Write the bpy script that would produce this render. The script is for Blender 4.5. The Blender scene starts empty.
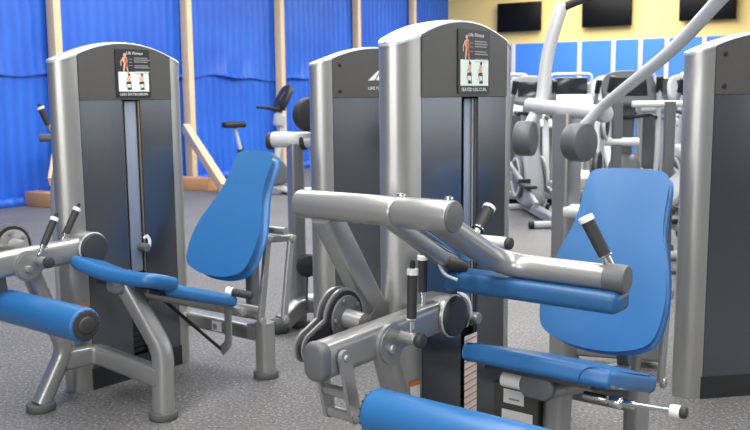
import bpy, bmesh, math, random
from mathutils import Vector, Matrix
random.seed(7)
SC = bpy.context.scene
COL = SC.collection
pi = math.pi
def R(d): return math.radians(d)

# ------------------------------------------------------------------ materials
def nodes(name):
    m = bpy.data.materials.new(name); m.use_nodes = True
    nt = m.node_tree; b = nt.nodes['Principled BSDF']
    return m, nt, b
def mat(name, col, rough=0.5, metal=0.0, var=0.0, vscale=8.0, bump=0.0, bscale=200.0, coat=0.0, spec=0.5, rvar=0.0, aniso=None, emit=0.0):
    m, nt, b = nodes(name)
    b.inputs['Base Color'].default_value = (*col, 1)
    b.inputs['Roughness'].default_value = rough
    b.inputs['Metallic'].default_value = metal
    b.inputs['Specular IOR Level'].default_value = spec
    if coat:
        b.inputs['Coat Weight'].default_value = coat; b.inputs['Coat Roughness'].default_value = 0.08
    tc = nt.nodes.new('ShaderNodeTexCoord')
    if var > 0 or rvar > 0:
        n = nt.nodes.new('ShaderNodeTexNoise'); n.inputs['Scale'].default_value = vscale; n.inputs['Detail'].default_value = 4
        nt.links.new(tc.outputs['Object'], n.inputs['Vector'])
    if var > 0:
        mx = nt.nodes.new('ShaderNodeMix'); mx.data_type = 'RGBA'
        mx.inputs[6].default_value = (*[c * (1 - var) for c in col], 1)
        mx.inputs[7].default_value = (*[min(1, c * (1 + var)) for c in col], 1)
        nt.links.new(n.outputs['Fac'], mx.inputs[0]); nt.links.new(mx.outputs[2], b.inputs['Base Color'])
    if rvar > 0:
        mr = nt.nodes.new('ShaderNodeMapRange')
        mr.inputs['To Min'].default_value = max(0, rough - rvar); mr.inputs['To Max'].default_value = rough + rvar
        nt.links.new(n.outputs['Fac'], mr.inputs['Value']); nt.links.new(mr.outputs['Result'], b.inputs['Roughness'])
    if bump > 0:
        n2 = nt.nodes.new('ShaderNodeTexNoise'); n2.inputs['Scale'].default_value = bscale; n2.inputs['Detail'].default_value = 3
        nt.links.new(tc.outputs['Object'], n2.inputs['Vector'])
        bp = nt.nodes.new('ShaderNodeBump'); bp.inputs['Strength'].default_value = bump; bp.inputs['Distance'].default_value = 0.002
        nt.links.new(n2.outputs['Fac'], bp.inputs['Height']); nt.links.new(bp.outputs['Normal'], b.inputs['Normal'])
    return m
M = {}
M['silver'] = mat('silver_paint', (.36, .36, .36), .29, .60, var=.04, vscale=3, bump=.05, bscale=500)
M['alu'] = mat('brushed_column', (.45, .45, .44), .37, .78, var=.05, vscale=4)
M['cap'] = mat('pale_silver_cap', (.54, .58, .63), .28, .35)
M['header'] = mat('header_panel', (.068, .066, .062), .42, var=.08, vscale=30, bump=.05, bscale=300)
M['smoke'] = mat('smoked_panel', (.150, .163, .182), .23, .85, spec=.5, var=.06, vscale=5)
M['inner'] = mat('inner_back', (.24, .275, .35), .4, .2)
M['plinth'] = mat('plinth_black', (.022, .024, .027), .45)
M['vinyl'] = mat('blue_vinyl', (.021, .132, .345), .36, var=.05, vscale=6, bump=.10, bscale=260, rvar=.04)
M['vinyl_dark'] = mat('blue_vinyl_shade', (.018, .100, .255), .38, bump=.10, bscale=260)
M['seam'] = mat('blue_seam', (.02, .10, .30), .5)
M['rubber'] = mat('black_rubber', (.030, .030, .033), .6, var=.1, vscale=60, bump=.2, bscale=400)
M['grey_plastic'] = mat('grey_plastic', (.105, .112, .12), .45, var=.05, vscale=20)
M['foot'] = mat('rubber_foot', (.085, .087, .09), .6, var=.1, vscale=30)
M['chrome'] = mat('chrome', (.80, .80, .80), .16, 1.0)
M['brass'] = mat('brass_pin', (.62, .45, .16), .3, .9)
M['white'] = mat('white_plastic', (.82, .82, .80), .35)
M['offwhite'] = mat('white_paint', (.68, .69, .70), .33, .15, var=.03, vscale=4)
M['black'] = mat('black_gloss', (.004, .004, .005), .4, spec=.15)
M['blackmatt'] = mat('black_matt', (.014, .014, .016), .55)
M['steel'] = mat('stack_steel', (.035, .035, .038), .45, .5)
M['orange'] = mat('orange_print', (.80, .19, .05), .5)
M['skin'] = mat('printed_skin', (.66, .42, .28), .5)
M['redmus'] = mat('printed_red', (.55, .10, .06), .5)
M['paper'] = mat('printed_pale', (.72, .80, .76), .4)
M['print'] = mat('printed_black', (.012, .012, .014), .35)
M['printgrey'] = mat('printed_grey', (.30, .31, .33), .5)
M['logo'] = mat('logo_silver', (.72, .72, .70), .4)
M['wood'] = mat('pale_timber', (.84, .62, .38), .6, var=.16, vscale=5, bump=.2, bscale=60)
M['wood2'] = mat('orange_timber', (.62, .33, .15), .6, var=.16, vscale=5, bump=.2, bscale=60)
M['red'] = mat('red_plastic', (.45, .03, .02), .4)
M['tan'] = mat('tan_plastic', (.55, .38, .14), .5)
M['midgrey'] = mat('mid_grey_plastic', (.30, .31, .33), .42, var=.05, vscale=10)
M['lightgrey'] = mat('light_grey_plastic', (.52, .54, .56), .4, var=.04, vscale=10)
M['screen'] = mat('dark_screen', (.02, .022, .025), .15)

# floor: speckled rubber
m, nt, b = nodes('speckled_rubber_floor'); M['floor'] = m
tc = nt.nodes.new('ShaderNodeTexCoord')
def noise(scale, detail=2, rough=.5):
    n = nt.nodes.new('ShaderNodeTexNoise'); n.inputs['Scale'].default_value = scale; n.inputs['Detail'].default_value = detail
    n.inputs['Roughness'].default_value = rough
    nt.links.new(tc.outputs['Object'], n.inputs['Vector']); return n
def ramp(src, stops):
    r = nt.nodes.new('ShaderNodeValToRGB'); el = r.color_ramp.elements
    while len(el) < len(stops): el.new(.5)
    for e, (p, c) in zip(el, stops): e.position = p; e.color = (*c, 1)
    nt.links.new(src, r.inputs['Fac']); return r
r1 = ramp(noise(62, 4, .72).outputs['Fac'], [(.30, (.030, .030, .032)), (.45, (.112, .111, .112)), (.57, (.175, .173, .173)), (.70, (.48, .47, .48))])
r2 = ramp(noise(1.3, 3).outputs['Fac'], [(.3, (.86, .86, .87)), (.7, (1.08, 1.07, 1.06))])
mx = nt.nodes.new('ShaderNodeMix'); mx.data_type = 'RGBA'; mx.blend_type = 'MULTIPLY'; mx.inputs[0].default_value = 1
nt.links.new(r1.outputs['Color'], mx.inputs[6]); nt.links.new(r2.outputs['Color'], mx.inputs[7])
nt.links.new(mx.outputs[2], b.inputs['Base Color']); b.inputs['Roughness'].default_value = .62
bp = nt.nodes.new('ShaderNodeBump'); bp.inputs['Strength'].default_value = .35; bp.inputs['Distance'].default_value = .004
nt.links.new(noise(120, 3).outputs['Fac'], bp.inputs['Height']); nt.links.new(bp.outputs['Normal'], b.inputs['Normal'])

# blue insulation sheeting with fine vertical ribs (object X runs along the wall)
m, nt, b = nodes('blue_sheeting'); M['sheet'] = m
tc = nt.nodes.new('ShaderNodeTexCoord')
wv = nt.nodes.new('ShaderNodeTexWave'); wv.wave_type = 'BANDS'; wv.bands_direction = 'X'
wv.inputs['Scale'].default_value = 1.6; wv.inputs['Distortion'].default_value = 1.2; wv.inputs['Detail'].default_value = 2
nt.links.new(tc.outputs['Object'], wv.inputs['Vector'])
r1 = ramp(noise(.7, 4).outputs['Fac'], [(.3, (.010, .095, .58)), (.7, (.022, .155, .72))])
r2 = ramp(wv.outputs['Fac'], [(0, (.88, .88, .88)), (1, (1.08, 1.08, 1.06))])
mx = nt.nodes.new('ShaderNodeMix'); mx.data_type = 'RGBA'; mx.blend_type = 'MULTIPLY'; mx.inputs[0].default_value = 1
nt.links.new(r1.outputs['Color'], mx.inputs[6]); nt.links.new(r2.outputs['Color'], mx.inputs[7])
nt.links.new(mx.outputs[2], b.inputs['Base Color']); b.inputs['Roughness'].default_value = .5
bp = nt.nodes.new('ShaderNodeBump'); bp.inputs['Strength'].default_value = .5; bp.inputs['Distance'].default_value = .03
nt.links.new(wv.outputs['Fac'], bp.inputs['Height']); nt.links.new(bp.outputs['Normal'], b.inputs['Normal'])
M['yellow'] = mat('yellow_wall', (.86, .66, .26), .7, var=.04, vscale=.6)
M['bluepanel'] = mat('blue_wall_panel', (.05, .22, .74), .5, var=.1, vscale=1.5)
M['batten'] = mat('pale_batten', (.62, .62, .66), .5)
M['ceilwhite'] = mat('white_ceiling', (.8, .8, .8), .8)

# ------------------------------------------------------------------ geometry helpers
def new(): return bmesh.new()
def obj(name, bm, mats, parent=None, smooth=40, kind=None):
    if not isinstance(mats, (list, tuple)): mats = [mats]
    bmesh.ops.remove_doubles(bm, verts=bm.verts, dist=1e-6)
    bmesh.ops.recalc_face_normals(bm, faces=bm.faces) if smooth is not None else None
    ang = R(smooth if smooth is not None else 40)
    for f in bm.faces: f.smooth = True
    for e in bm.edges:
        if len(e.link_faces) == 2: e.smooth = e.calc_face_angle(0) < ang
        else: e.smooth = False
    me = bpy.data.meshes.new(name); bm.to_mesh(me); bm.free()
    for mm in mats: me.materials.append(mm)
    o = bpy.data.objects.new(name, me); COL.objects.link(o)
    if parent: o.parent = parent
    if kind: o['kind'] = kind
    return o
def thing(name, label, cat, loc=(0, 0, 0), rotz=0, group=None):
    o = bpy.data.objects.new(name, None); COL.objects.link(o)
    o.location = loc; o.rotation_euler = (0, 0, rotz); o.empty_display_size = .1
    o['label'] = label; o['category'] = cat
    if group: o['group'] = group
    return o
def tag(o, label, cat, group=None):
    o['label'] = label; o['category'] = cat
    if group: o['group'] = group
    return o
def circ(r, n=24, ry=None):
    ry = r if ry is None else ry
    return [(r * math.cos(2 * pi * i / n), ry * math.sin(2 * pi * i / n)) for i in range(n)]
def rrect(w, h, r, n=5):
    r = min(r, w / 2 - 1e-4, h / 2 - 1e-4); out = []
    for cx, cy, a0 in ((w / 2 - r, h / 2 - r, 0), (-w / 2 + r, h / 2 - r, 90), (-w / 2 + r, -h / 2 + r, 180), (w / 2 - r, -h / 2 + r, 270)):
        for i in range(n + 1):
            a = R(a0 + 90 * i / n); out.append((cx + r * math.cos(a), cy + r * math.sin(a)))
    return out
def fillet(pts, r, n=6):
    pts = [Vector(p) for p in pts]; out = [pts[0]]
    for i in range(1, len(pts) - 1):
        a, p, c = pts[i - 1], pts[i], pts[i + 1]
        d1 = (a - p); d2 = (c - p); l = min(r, d1.length * .45, d2.length * .45)
        s = p + d1.normalized() * l; e = p + d2.normalized() * l
        for k in range(n + 1):
            t = k / n; out.append(s * (1 - t) ** 2 + p * 2 * t * (1 - t) + e * t * t)
    out.append(pts[-1]); return out
def sweep(bm, pts, prof, up=(0, 0, 1), round_end=0.0, scales=None, mi=0):
    """profile (u,v): v points along 'up' made perpendicular to the path"""
    pts = [Vector(p) for p in pts]; n = len(pts); rings = []
    T = []
    for i in range(n):
        a = pts[max(0, i - 1)]; c = pts[min(n - 1, i + 1)]
        T.append((c - a).normalized())
    up = Vector(up)
    if abs(T[0].dot(up)) > .95: up = Vector((0, 1, 0)) if abs(T[0].y) < .9 else Vector((1, 0, 0))
    v = (up - T[0] * up.dot(T[0])).normalized(); fr = []
    for i in range(n):
        v = (v - T[i] * v.dot(T[i])).normalized(); u = v.cross(T[i]) * -1
        fr.append((u.copy(), v.copy()))
    def ring(p, f, s, t):
        return [bm.verts.new(p + f[0] * (a * s[0]) + f[1] * (b * s[1])) for a, b in prof]
    ext = max(max(abs(a) for a, b in prof), max(abs(b) for a, b in prof))
    seq = []
    for i in range(n):
        sc = scales[i] if scales else 1.0
        if isinstance(sc, (int, float)): sc = (sc, sc)
        if 0 < i < n - 1:
            d1 = (pts[i] - pts[i - 1]).normalized(); cosb = max(.5, abs(d1.dot(T[i])))
        seq.append((pts[i], fr[i], sc, T[i]))
    if round_end > 0:
        e = round_end
        def ends(p, f, s, t, sgn):
            o = []
            for k in range(1, 4):
                a = pi / 2 * k / 3
                q = 1 - e / ext * (1 - math.cos(a))
                o.append((p - t * sgn * (e * (1 - math.sin(a)) - 0) * 1.0 , f, (s[0] * q, s[1] * q), t))
            return o
        p, f, s, t = seq[0]; st = ends(p, f, s, -t, 1); p0 = (p + t * e, f, s, t)
        p, f, s, t = seq[-1]; en = ends(p, f, s, t, 1); p1 = (p - t * e, f, s, t)
        seq = list(reversed(st)) + [p0] + seq[1:-1] + [p1] + en
    for p, f, s, t in seq: rings.append(ring(p, f, s, t))
    k = len(prof)
    for a, b in zip(rings[:-1], rings[1:]):
        for i in range(k):
            f = bm.faces.new((a[i], a[(i + 1) % k], b[(i + 1) % k], b[i])); f.material_index = mi
    f = bm.faces.new(list(reversed(rings[0]))); f.material_index = mi
    f = bm.faces.new(rings[-1]); f.material_index = mi
def tube(bm, a, b, r, n=20, re=0.0, mi=0): sweep(bm, [a, b], circ(r, n), round_end=re, mi=mi)
def bar(bm, a, b, w, h, r=.01, up=(0, 0, 1), re=0.0, mi=0): sweep(bm, [a, b], rrect(w, h, r), up=up, round_end=re, mi=mi)
def box(bm, c, s, bev=.006, rot=None, mi=0, seg=2):
    mx = Matrix.Translation(Vector(c)) @ (rot if rot else Matrix.Identity(4)) @ Matrix.Diagonal((*s, 1))
    g = bmesh.ops.create_cube(bm, size=1, matrix=mx)
    vs = g['verts']; fs = {f for v in vs for f in v.link_faces}
    for f in fs: f.material_index = mi
    if bev > 0:
        es = list({e for v in vs for e in v.link_edges})
        r = bmesh.ops.bevel(bm, geom=es, offset=bev, segments=seg, affect='EDGES', profile=.5)
        for f in r['faces']: f.material_index = mi
def lathe(bm, prof, o, ax, n=28, mi=0, sx=1.0):
    """prof: (distance along axis, radius)"""
    ax = Vector(ax).normalized(); t = Vector((0, 0, 1)) if abs(ax.z) < .9 else Vector((1, 0, 0))
    u = ax.cross(t).normalized(); v = ax.cross(u); o = Vector(o); rings = []
    for d, r in prof:
        if r < 1e-6: rings.append([bm.verts.new(o + ax * d)])
        else: rings.append([bm.verts.new(o + ax * d + (u * math.cos(2 * pi * i / n) * sx + v * math.sin(2 * pi * i / n)) * r) for i in range(n)])
    for a, b in zip(rings[:-1], rings[1:]):
        for i in range(n):
            j = (i + 1) % n
            if len(a) == 1 and len(b) == 1: continue
            if len(a) == 1: f = bm.faces.new((a[0], b[j], b[i]))
            elif len(b) == 1: f = bm.faces.new((a[i], a[j], b[0]))
            else: f = bm.faces.new((a[i], a[j], b[j], b[i]))
            f.material_index = mi
    if len(rings[0]) > 1: bm.faces.new(list(reversed(rings[0]))).material_index = mi
    if len(rings[-1]) > 1: bm.faces.new(rings[-1]).material_index = mi
def cyl(bm, c, ax, r, l, bev=.006, n=28, mi=0):
    """cylinder centred at c along ax with rounded rims"""
    ax = Vector(ax).normalized(); h = l / 2; b_ = min(bev, r * .4, h * .9)
    lathe(bm, [(-h, 0), (-h, r - b_), (-h + b_ * .3, r - b_ * .3), (-h + b_, r), (h - b_, r), (h - b_ * .3, r - b_ * .3), (h, r - b_), (h, 0)], c, ax, n, mi)
def smooth_closed(pts, n=6):
    out = []; k = len(pts)
    for i in range(k):
        p0, p1, p2, p3 = [Vector((*pts[(i + j - 1) % k], 0)) for j in range(4)]
        for s in range(n):
            t = s / n
            q = .5 * ((2 * p1) + (-p0 + p2) * t + (2 * p0 - 5 * p1 + 4 * p2 - p3) * t * t + (-p0 + 3 * p1 - 3 * p2 + p3) * t ** 3)
            out.append((q.x, q.y))
    return out
def offset(pts, d):
    k = len(pts); out = []
    for i in range(k):
        a = Vector(pts[i - 1]); c = Vector(pts[(i + 1) % k]); t = (c - a).normalized()
        out.append((pts[i][0] - t.y * d, pts[i][1] + t.x * d))
    return out
def cushion(bm, outline, thick, r, frame, crown=.0, deform=None, mi=0, m=6):
    """outline CCW in (u,v); frame = (origin, U, V, W)"""
    O, U, V, W = [Vector(q) for q in frame]
    cx = sum(p[0] for p in outline) / len(outline); cy = sum(p[1] for p in outline) / len(outline)
    def P(u, v, w):
        if deform: u, v, w = deform(u, v, w)
        return O + U * u + V * v + W * w
    rings = []
    h = thick / 2
    inner = offset(outline, r)
    def sc(pts, s): return [(cx + (p[0] - cx) * s, cy + (p[1] - cy) * s) for p in pts]
    lay = []
    for s in (.25, .55, .8): lay.append((sc(inner, s), -h))
    for k in range(m + 1):
        a = -pi / 2 + pi / 2 * k / m
        lay.append((offset(outline, r * (1 - math.cos(a))), -h + r + r * math.sin(a)))
    for k in range(m + 1):
        a = pi / 2 * k / m
        lay.append((offset(outline, r * (1 - math.cos(a))), h - r + r * math.sin(a)))
    for s in (.8, .55, .25): lay.append((sc(inner, s), h + crown * (1 - s * s)))
    for pts, w in lay: rings.append([bm.verts.new(P(p[0], p[1], w)) for p in pts])
    k = len(outline)
    for a, b in zip(rings[:-1], rings[1:]):
        for i in range(k):
            j = (i + 1) % k
            bm.faces.new((a[i], a[j], b[j], b[i])).material_index = mi
    bm.faces.new(list(reversed(rings[0]))).material_index = mi
    bm.faces.new(rings[-1]).material_index = mi
def prism(bm, pts, O, U, V, W, d, mi=0):
    O, U, V, W = [Vector(q) for q in (O, U, V, W)]
    a = [bm.verts.new(O + U * p[0] + V * p[1]) for p in pts]
    b = [bm.verts.new(O + U * p[0] + V * p[1] + W * d) for p in pts]
    k = len(pts)
    for i in range(k):
        j = (i + 1) % k; bm.faces.new((a[i], a[j], b[j], b[i])).material_index = mi
    bm.faces.new(list(reversed(a))).material_index = mi; bm.faces.new(b).material_index = mi
def text_mesh(bm, s, size, O, U, V, mi=0, italic=0.0, width=None):
    cu = bpy.data.curves.new('txt', 'FONT'); cu.body = s; cu.size = size; cu.shear = italic; cu.align_x = 'CENTER'; cu.align_y = 'CENTER'
    cu.resolution_u = 2
    o = bpy.data.objects.new('txt', cu); COL.objects.link(o)
    dg = bpy.context.evaluated_depsgraph_get(); dg.update()
    me = o.evaluated_get(dg).to_mesh()
    O, U, V = Vector(O), Vector(U), Vector(V)
    xs = [v.co.x for v in me.vertices]; w = max(xs) - min(xs); k = (width / w) if width else 1.0
    vs = [bm.verts.new(O + U * (v.co.x * k) + V * v.co.y) for v in me.vertices]
    for p in me.polygons:
        try: bm.faces.new([vs[i] for i in p.vertices]).material_index = mi
        except ValueError: pass
    o.evaluated_get(dg).to_mesh_clear(); bpy.data.objects.remove(o); bpy.data.curves.remove(cu)
def flat(bm, pts, x, mi=0):
    bm.faces.new([bm.verts.new((x, p[0], p[1])) for p in pts]).material_index = mi
def frect(bm, y0, y1, z0, z1, x, mi=0): flat(bm, [(y0, z0), (y1, z0), (y1, z1), (y0, z1)], x, mi)
def fdisc(bm, y, z, r, x, mi=0, n=12, ry=None):
    flat(bm, [(y + r * math.cos(2 * pi * i / n), z + (ry or r) * math.sin(2 * pi * i / n)) for i in range(n)], x, mi)

# ------------------------------------------------------------------ weight tower
TW = .585      # width of the dark front
def arch(y, top=1.768):
    t = abs(y - TW / 2); k = TW / 2
    if t < k: return top - .060 * (t / k) ** 2
    return top - .060 - .34 * (t - k)
def placard(parent, title):
    bm = new(); y0, y1, z0, z1 = .222 * TW / .585, .442 * TW / .585, 1.490, 1.735; x = .011
    W_, H_ = y1 - y0, z1 - z0
    prism(bm, rrect(W_, H_, .008), (.006, (y0 + y1) / 2, (z0 + z1) / 2), (0, 1, 0), (0, 0, 1), (1, 0, 0), x - .006, 0)
    x1, x2, x3 = x + .0006, x + .0012, x + .0018
    text_mesh(bm, 'Life Fitness', .020, (x1, y0 + W_ * .55, z1 - .020), (0, 1, 0), (0, 0, 1), 1, .25, W_ * .50)
    # standing muscle figure printed at the left
    fy, fz = y0 + .062, z0 + .168
    def P(l): return [(fy + a * .001, fz + b_ * .001) for a, b_ in l]
    fdisc(bm, fy - .006, fz + .048, .0085, x1, 2)
    flat(bm, P([(-16, 10), (-7, 4), (6, 6), (10, 20), (6, 38), (-6, 40), (-20, 34), (-22, 22)]), x1, 2)
    flat(bm, P([(-8, 8), (4, 8), (7, 26), (0, 36), (-9, 30)]), x2, 3)
    flat(bm, P([(-20, 34), (-16, 30), (-28, 10), (-26, -8), (-31, -8), (-33, 12)]), x1, 2)
    flat(bm, P([(-12, 10), (-2, 6), (-6, -20), (-12, -44), (-19, -44), (-17, -18)]), x1, 2)
    flat(bm, P([(-2, 8), (8, 8), (10, -18), (14, -44), (7, -45), (1, -18)]), x2, 3)
    flat(bm, P([(2, -16), (9, -14), (12, -38), (8, -40)]), x3, 2)
    for i in range(9):
        zz = z1 - .046 - i * .0098
        if i in (3, 6): continue
        frect(bm, y0 + .112, y0 + (.206 if i % 2 else .196), zz, zz + .0042, x1, 4)
    for i in range(3): frect(bm, y0 + .078, y0 + .100, z1 - .052 - i * .016, z1 - .0495 - i * .016, x1, 4)
    # white exercise panel with two seated riders
    frect(bm, y0 + .014, y1 - .010, z0 + .030, z0 + .130, x1, 5)
    for k, yy in enumerate((y0 + .072, y0 + .150)):
        def Q(l): return [(yy + a * .001, z0 + .030 + b_ * .001) for a, b_ in l]
        fdisc(bm, yy + .006, z0 + .116, .0078, x2, 0)
        flat(bm, Q([(-4, 52), (14, 50), (16, 78), (6, 84), (-6, 78)]), x2, 2)
        flat(bm, Q([(-14, 50), (-12, 64), (-2, 74), (2, 70), (-4, 60)]), x3, 2)
        flat(bm, Q([(-16, 38), (14, 38), (16, 52), (-10, 50)]), x2, 0)
        flat(bm, Q([(-16, 38), (-8, 40), (-4, 18), (-10, 14)] if k == 0 else [(-16, 40), (-8, 38), (2, 20), (-4, 14)]), x3, 2)
        flat(bm, Q([(10, 10), (18, 10), (20, 50), (14, 50)]), x2, 4)
        flat(bm, Q([(-8, 8), (20, 8), (20, 18), (-4, 22)]), x2, 0)
    text_mesh(bm, title, .0185, (x1, (y0 + y1) / 2, z0 + .015), (0, 1, 0), (0, 0, 1), 1, 0, W_ * .80)
    return obj('exercise_placard', bm, [M['print'], M['white'], M['skin'], M['redmus'], M['printgrey'], M['paper']], parent, smooth=None)
def tower(parent, title=None, labels=False, turn=0.0, w=.585, logo=False):
    global TW
    TW = w; B, A = .08, .105
    # carcass: back plate, inner panel, plinth
    bm = new()
    ys = [TW * i / 24 for i in range(25)]
    out = [(-2 * B + .004, y) for y in ys]
    pts = [(0, .11)] + []
    prism(bm, [(y, .10) for y in (0, TW)] + [(y, arch(y) - .022) for y in reversed(ys)], (-2 * B, 0, 0), (0, 1, 0), (0, 0, 1), (1, 0, 0), .012, 0)
    carc = obj('weight_tower' if title else 'tower_carcass', bm, M['smoke'], parent); carc.rotation_euler.z = R(turn)
    bm = new(); box(bm, (-B * 1.35, TW / 2, .80), (.012, TW - .02, 1.34), 0); obj('inner_panel', bm, M['inner'], carc)
    bm = new()
    prism(bm, rrect(2 * B + .008, TW + .02, .01), (-B, TW / 2, 0), (1, 0, 0), (0, 1, 0), (0, 0, 1), .112, 0)
    obj('plinth', bm, M['plinth'], carc)
    # side columns (half ellipse in plan)
    for s in (0, 1):
        bm = new(); n = 22; pl = []
        for i in range(n + 1):
            a = pi / 2 + pi * i / n      # from +x side round to -x side
            pl.append((-B + B * math.sin(a), A * math.cos(a)))
        lo, hi = [], []
        for x_, y_ in pl:
            y = y_ if s == 0 else TW - y_
            lo.append(bm.verts.new((x_, y, 0.0))); hi.append(bm.verts.new((x_, y, arch(y) - .010)))
        k = len(lo)
        for i in range(k):
            j = (i + 1) % k; bm.faces.new((lo[i], lo[j], hi[j], hi[i]))
        bm.faces.new(lo); bm.faces.new(list(reversed(hi)))
        obj('side_column', bm, M['alu'], carc, smooth=50)
    # arched cap following the plan outline, overhanging a touch
    bm = new(); e = .003; N = 48; rows = []
    y_lo, y_hi = -A - e, TW + A + e
    for i in range(N + 1):
        t = -cosd(180 * i / N); y = (y_lo + y_hi) / 2 + t * (y_hi - y_lo) / 2
        if y < 0: hw = (B + e) * math.sqrt(max(0, 1 - ((-y) / (A + e)) ** 2))
        elif y > TW: hw = (B + e) * math.sqrt(max(0, 1 - ((y - TW) / (A + e)) ** 2))
        else: hw = B + e
        hw = max(hw, .0015); z = arch(min(max(y, -A), TW + A))
        rows.append([bm.verts.new((-B + dx * hw, y, z + dz)) for dx, dz in ((1, -.013), (1, -.004), (.95, 0), (.5, .004), (0, .006), (-.5, .004), (-.95, 0), (-1, -.004), (-1, -.013))])
    for a, b_ in zip(rows[:-1], rows[1:]):
        for i in range(9):
            j = (i + 1) % 9; bm.faces.new((a[i], a[j], b_[j], b_[i]))
    bm.faces.new(rows[0]); bm.faces.new(list(reversed(rows[-1])))
    obj('arched_cap', bm, M['cap'], carc, smooth=35)
    # header panel
    bm = new()
    prism(bm, [(.002, 1.478), (TW - .002, 1.478)] + [(y, arch(y) - .007) for y in [TW - .002 - (TW - .004) * i / 24 for i in range(25)]], (-.03, 0, 0), (0, 1, 0), (0, 0, 1), (1, 0, 0), .036, 0)
    obj('header_panel', bm, M['header'], carc)
    # shroud panels, gently bowed forward
    def shroud(y0, y1):
        bm = new(); n = 10; f = []; bk = []
        for i in range(n + 1):
            y = y0 + (y1 - y0) * i / n
            x = .004 * math.sin(pi * (y) / TW)
            f.append((x, y)); bk.append((x - .012, y))
        a = [[bm.verts.new((x, y, z)) for x, y in f + bk[::-1]] for z in (.112, 1.476)]
        k = len(a[0])
        for i in range(k):
            j = (i + 1) % k; bm.faces.new((a[0][i], a[0][j], a[1][j], a[1][i]))
        bm.faces.new(list(reversed(a[0]))); bm.faces.new(a[1])
        return obj('shroud_panel', bm, M['smoke'], carc)
    if title:
        q_ = TW / .585; shroud(.003, .255 * q_); shroud(.372 * q_, TW - .003)
        bm = new()
        for y in (.258 * q_, .368 * q_): box(bm, (-.006, y, .79), (.006, .016, 1.36), .002)
        obj('slot_edge', bm, M['header'], carc)
        cc = .331 if labels else .300
        bm = new(); box(bm, (-.014, cc, 1.02), (.006, .070, .90), .002); obj('slot_channel', bm, M['inner'], carc)
        bm = new(); tube(bm, (-.006, .346, .55), (-.006, .346, 1.47), .0042, 10)
        obj('guide_rod', bm, M['brass'] if not labels else M['midgrey'], carc)
        bm = new()
        for i in range(15):
            box(bm, (-.065, TW / 2 + .03, .135 + i * .0295), (.075, .26, .026), .003, seg=1)
        obj('weight_stack', bm, M['steel'], carc)
        if labels:
            bm = new()
            for i in range(13):
                z = .150 + i * .0295
                frect(bm, .280, .372, z - .0135, z + .0155, .0055, 0)
                flat(bm, [(.280, z - .0105), (.372, z - .0035), (.372, z + .0025), (.280, z - .0045)], .0062, 1)
            obj('stack_labels', bm, [M['white'], M['orange']], carc, smooth=None)
        placard(carc, title)
    else:
        shroud(.003, TW - .003)
        bm = new()
        for y in (.045, TW - .045):
            for z in (1.515, 1.665): cyl(bm, (.008, y, z), (1, 0, 0), .011, .008, .002, 12)
        obj('panel_bolt', bm, M['blackmatt'], carc)
        if not logo: return carc
        bm = new(); x = .0075; yc = .30; zc = 1.60
        flat(bm, [(yc - .075, zc - .025), (yc - .03, zc - .022), (yc + .005, zc + .035), (yc - .012, zc + .030)], x, 0)
        flat(bm, [(yc - .022, zc - .022), (yc + .01, zc - .022), (yc + .03, zc + .012), (yc + .014, zc + .033)], x, 0)
        flat(bm, [(yc + .018, zc - .022), (yc + .062, zc - .022), (yc + .04, zc + .008)], x, 0)
        text_mesh(bm, 'LIFE FITNESS', .024, (x, yc, zc - .070), (0, 1, 0), (0, 0, 1), 0, 0, .145)
        obj('logo_lettering', bm, M['logo'], carc, smooth=None)
    return carc
def cosd(a): return math.cos(R(a))

# ------------------------------------------------------------------ small machine parts
def grip(parent, a, b_, r=.0165, name='adjuster_grip', button=True):
    """black sleeve with white collar and black tip, a -> b"""
    a, b_ = Vector(a), Vector(b_); d = (b_ - a); L = d.length; d = d / L
    bm = new(); lathe(bm, [(L * .16, 0), (L * .16, r), (L * .80, r * 1.05), (L * .80, 0)], a, d, 18)
    o = obj(name, bm, M['rubber'], parent)
    bm = new(); lathe(bm, [(-.01, 0), (-.01, r * .7), (0, r * .7), (L * .16, r * .72), (L * .17, r * 1.12), (L * .195, r * 1.12), (L * .195, 0)], a, d, 18)
    obj('grip_ferrule', bm, M['chrome'], o)
    bm = new(); lathe(bm, [(L * .80, 0), (L * .80, r * 1.2), (L * .88, r * 1.2), (L * .89, r * .9), (L * .89, 0)], a, d, 18)
    obj('grip_collar', bm, M['white'], o)
    if not button: return o
    bm = new(); lathe(bm, [(L * .89, 0), (L * .89, r * .55), (L * .99, r * .5), (L, r * .3), (L, 0)], a, d, 14)
    obj('grip_button', bm, M['blackmatt'], o)
    return o
def foot(parent, x, y, r=.068):
    bm = new(); cyl(bm, (x, y, .019), (0, 0, 1), r, .038, .010); return obj('rubber_foot', bm, M['foot'], parent)
def roller(parent, x0, x1, y, z, r=.076):
    bm = new(); L = x1 - x0; b_ = .016
    pr = [(0, 0), (0, r - b_)] + [(b_ * (1 - math.cos(a)), r - b_ + b_ * math.sin(a)) for a in [pi / 2 * k / 5 for k in range(6)]]
    pr += [(L - d, q) for d, q in reversed(pr)]
    lathe(bm, pr, (x0, y, z), (1, 0, 0), 40)
    o = obj('shin_roller', bm, M['vinyl'], parent)
    for xx, s in ((x1, 1), (x0, -1)):
        bm = new(); lathe(bm, [(-.002, 0), (-.002, r * .84), (.004, r * .84), (.006, r * .80), (.006, r * .52), (.012, r * .47), (.014, r * .40), (.014, 0)], (xx, y, z), (s, 0, 0), 32)
        for k in range(16):
            a = 2 * pi * k / 16; cyl(bm, (xx + s * .001, y + r * .82 * math.cos(a), z + r * .82 * math.sin(a)), (1, 0, 0), r * .05, .014, .002, 8)
        obj('roller_end_cap', bm, M['rubber'], o)
    return o
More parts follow.
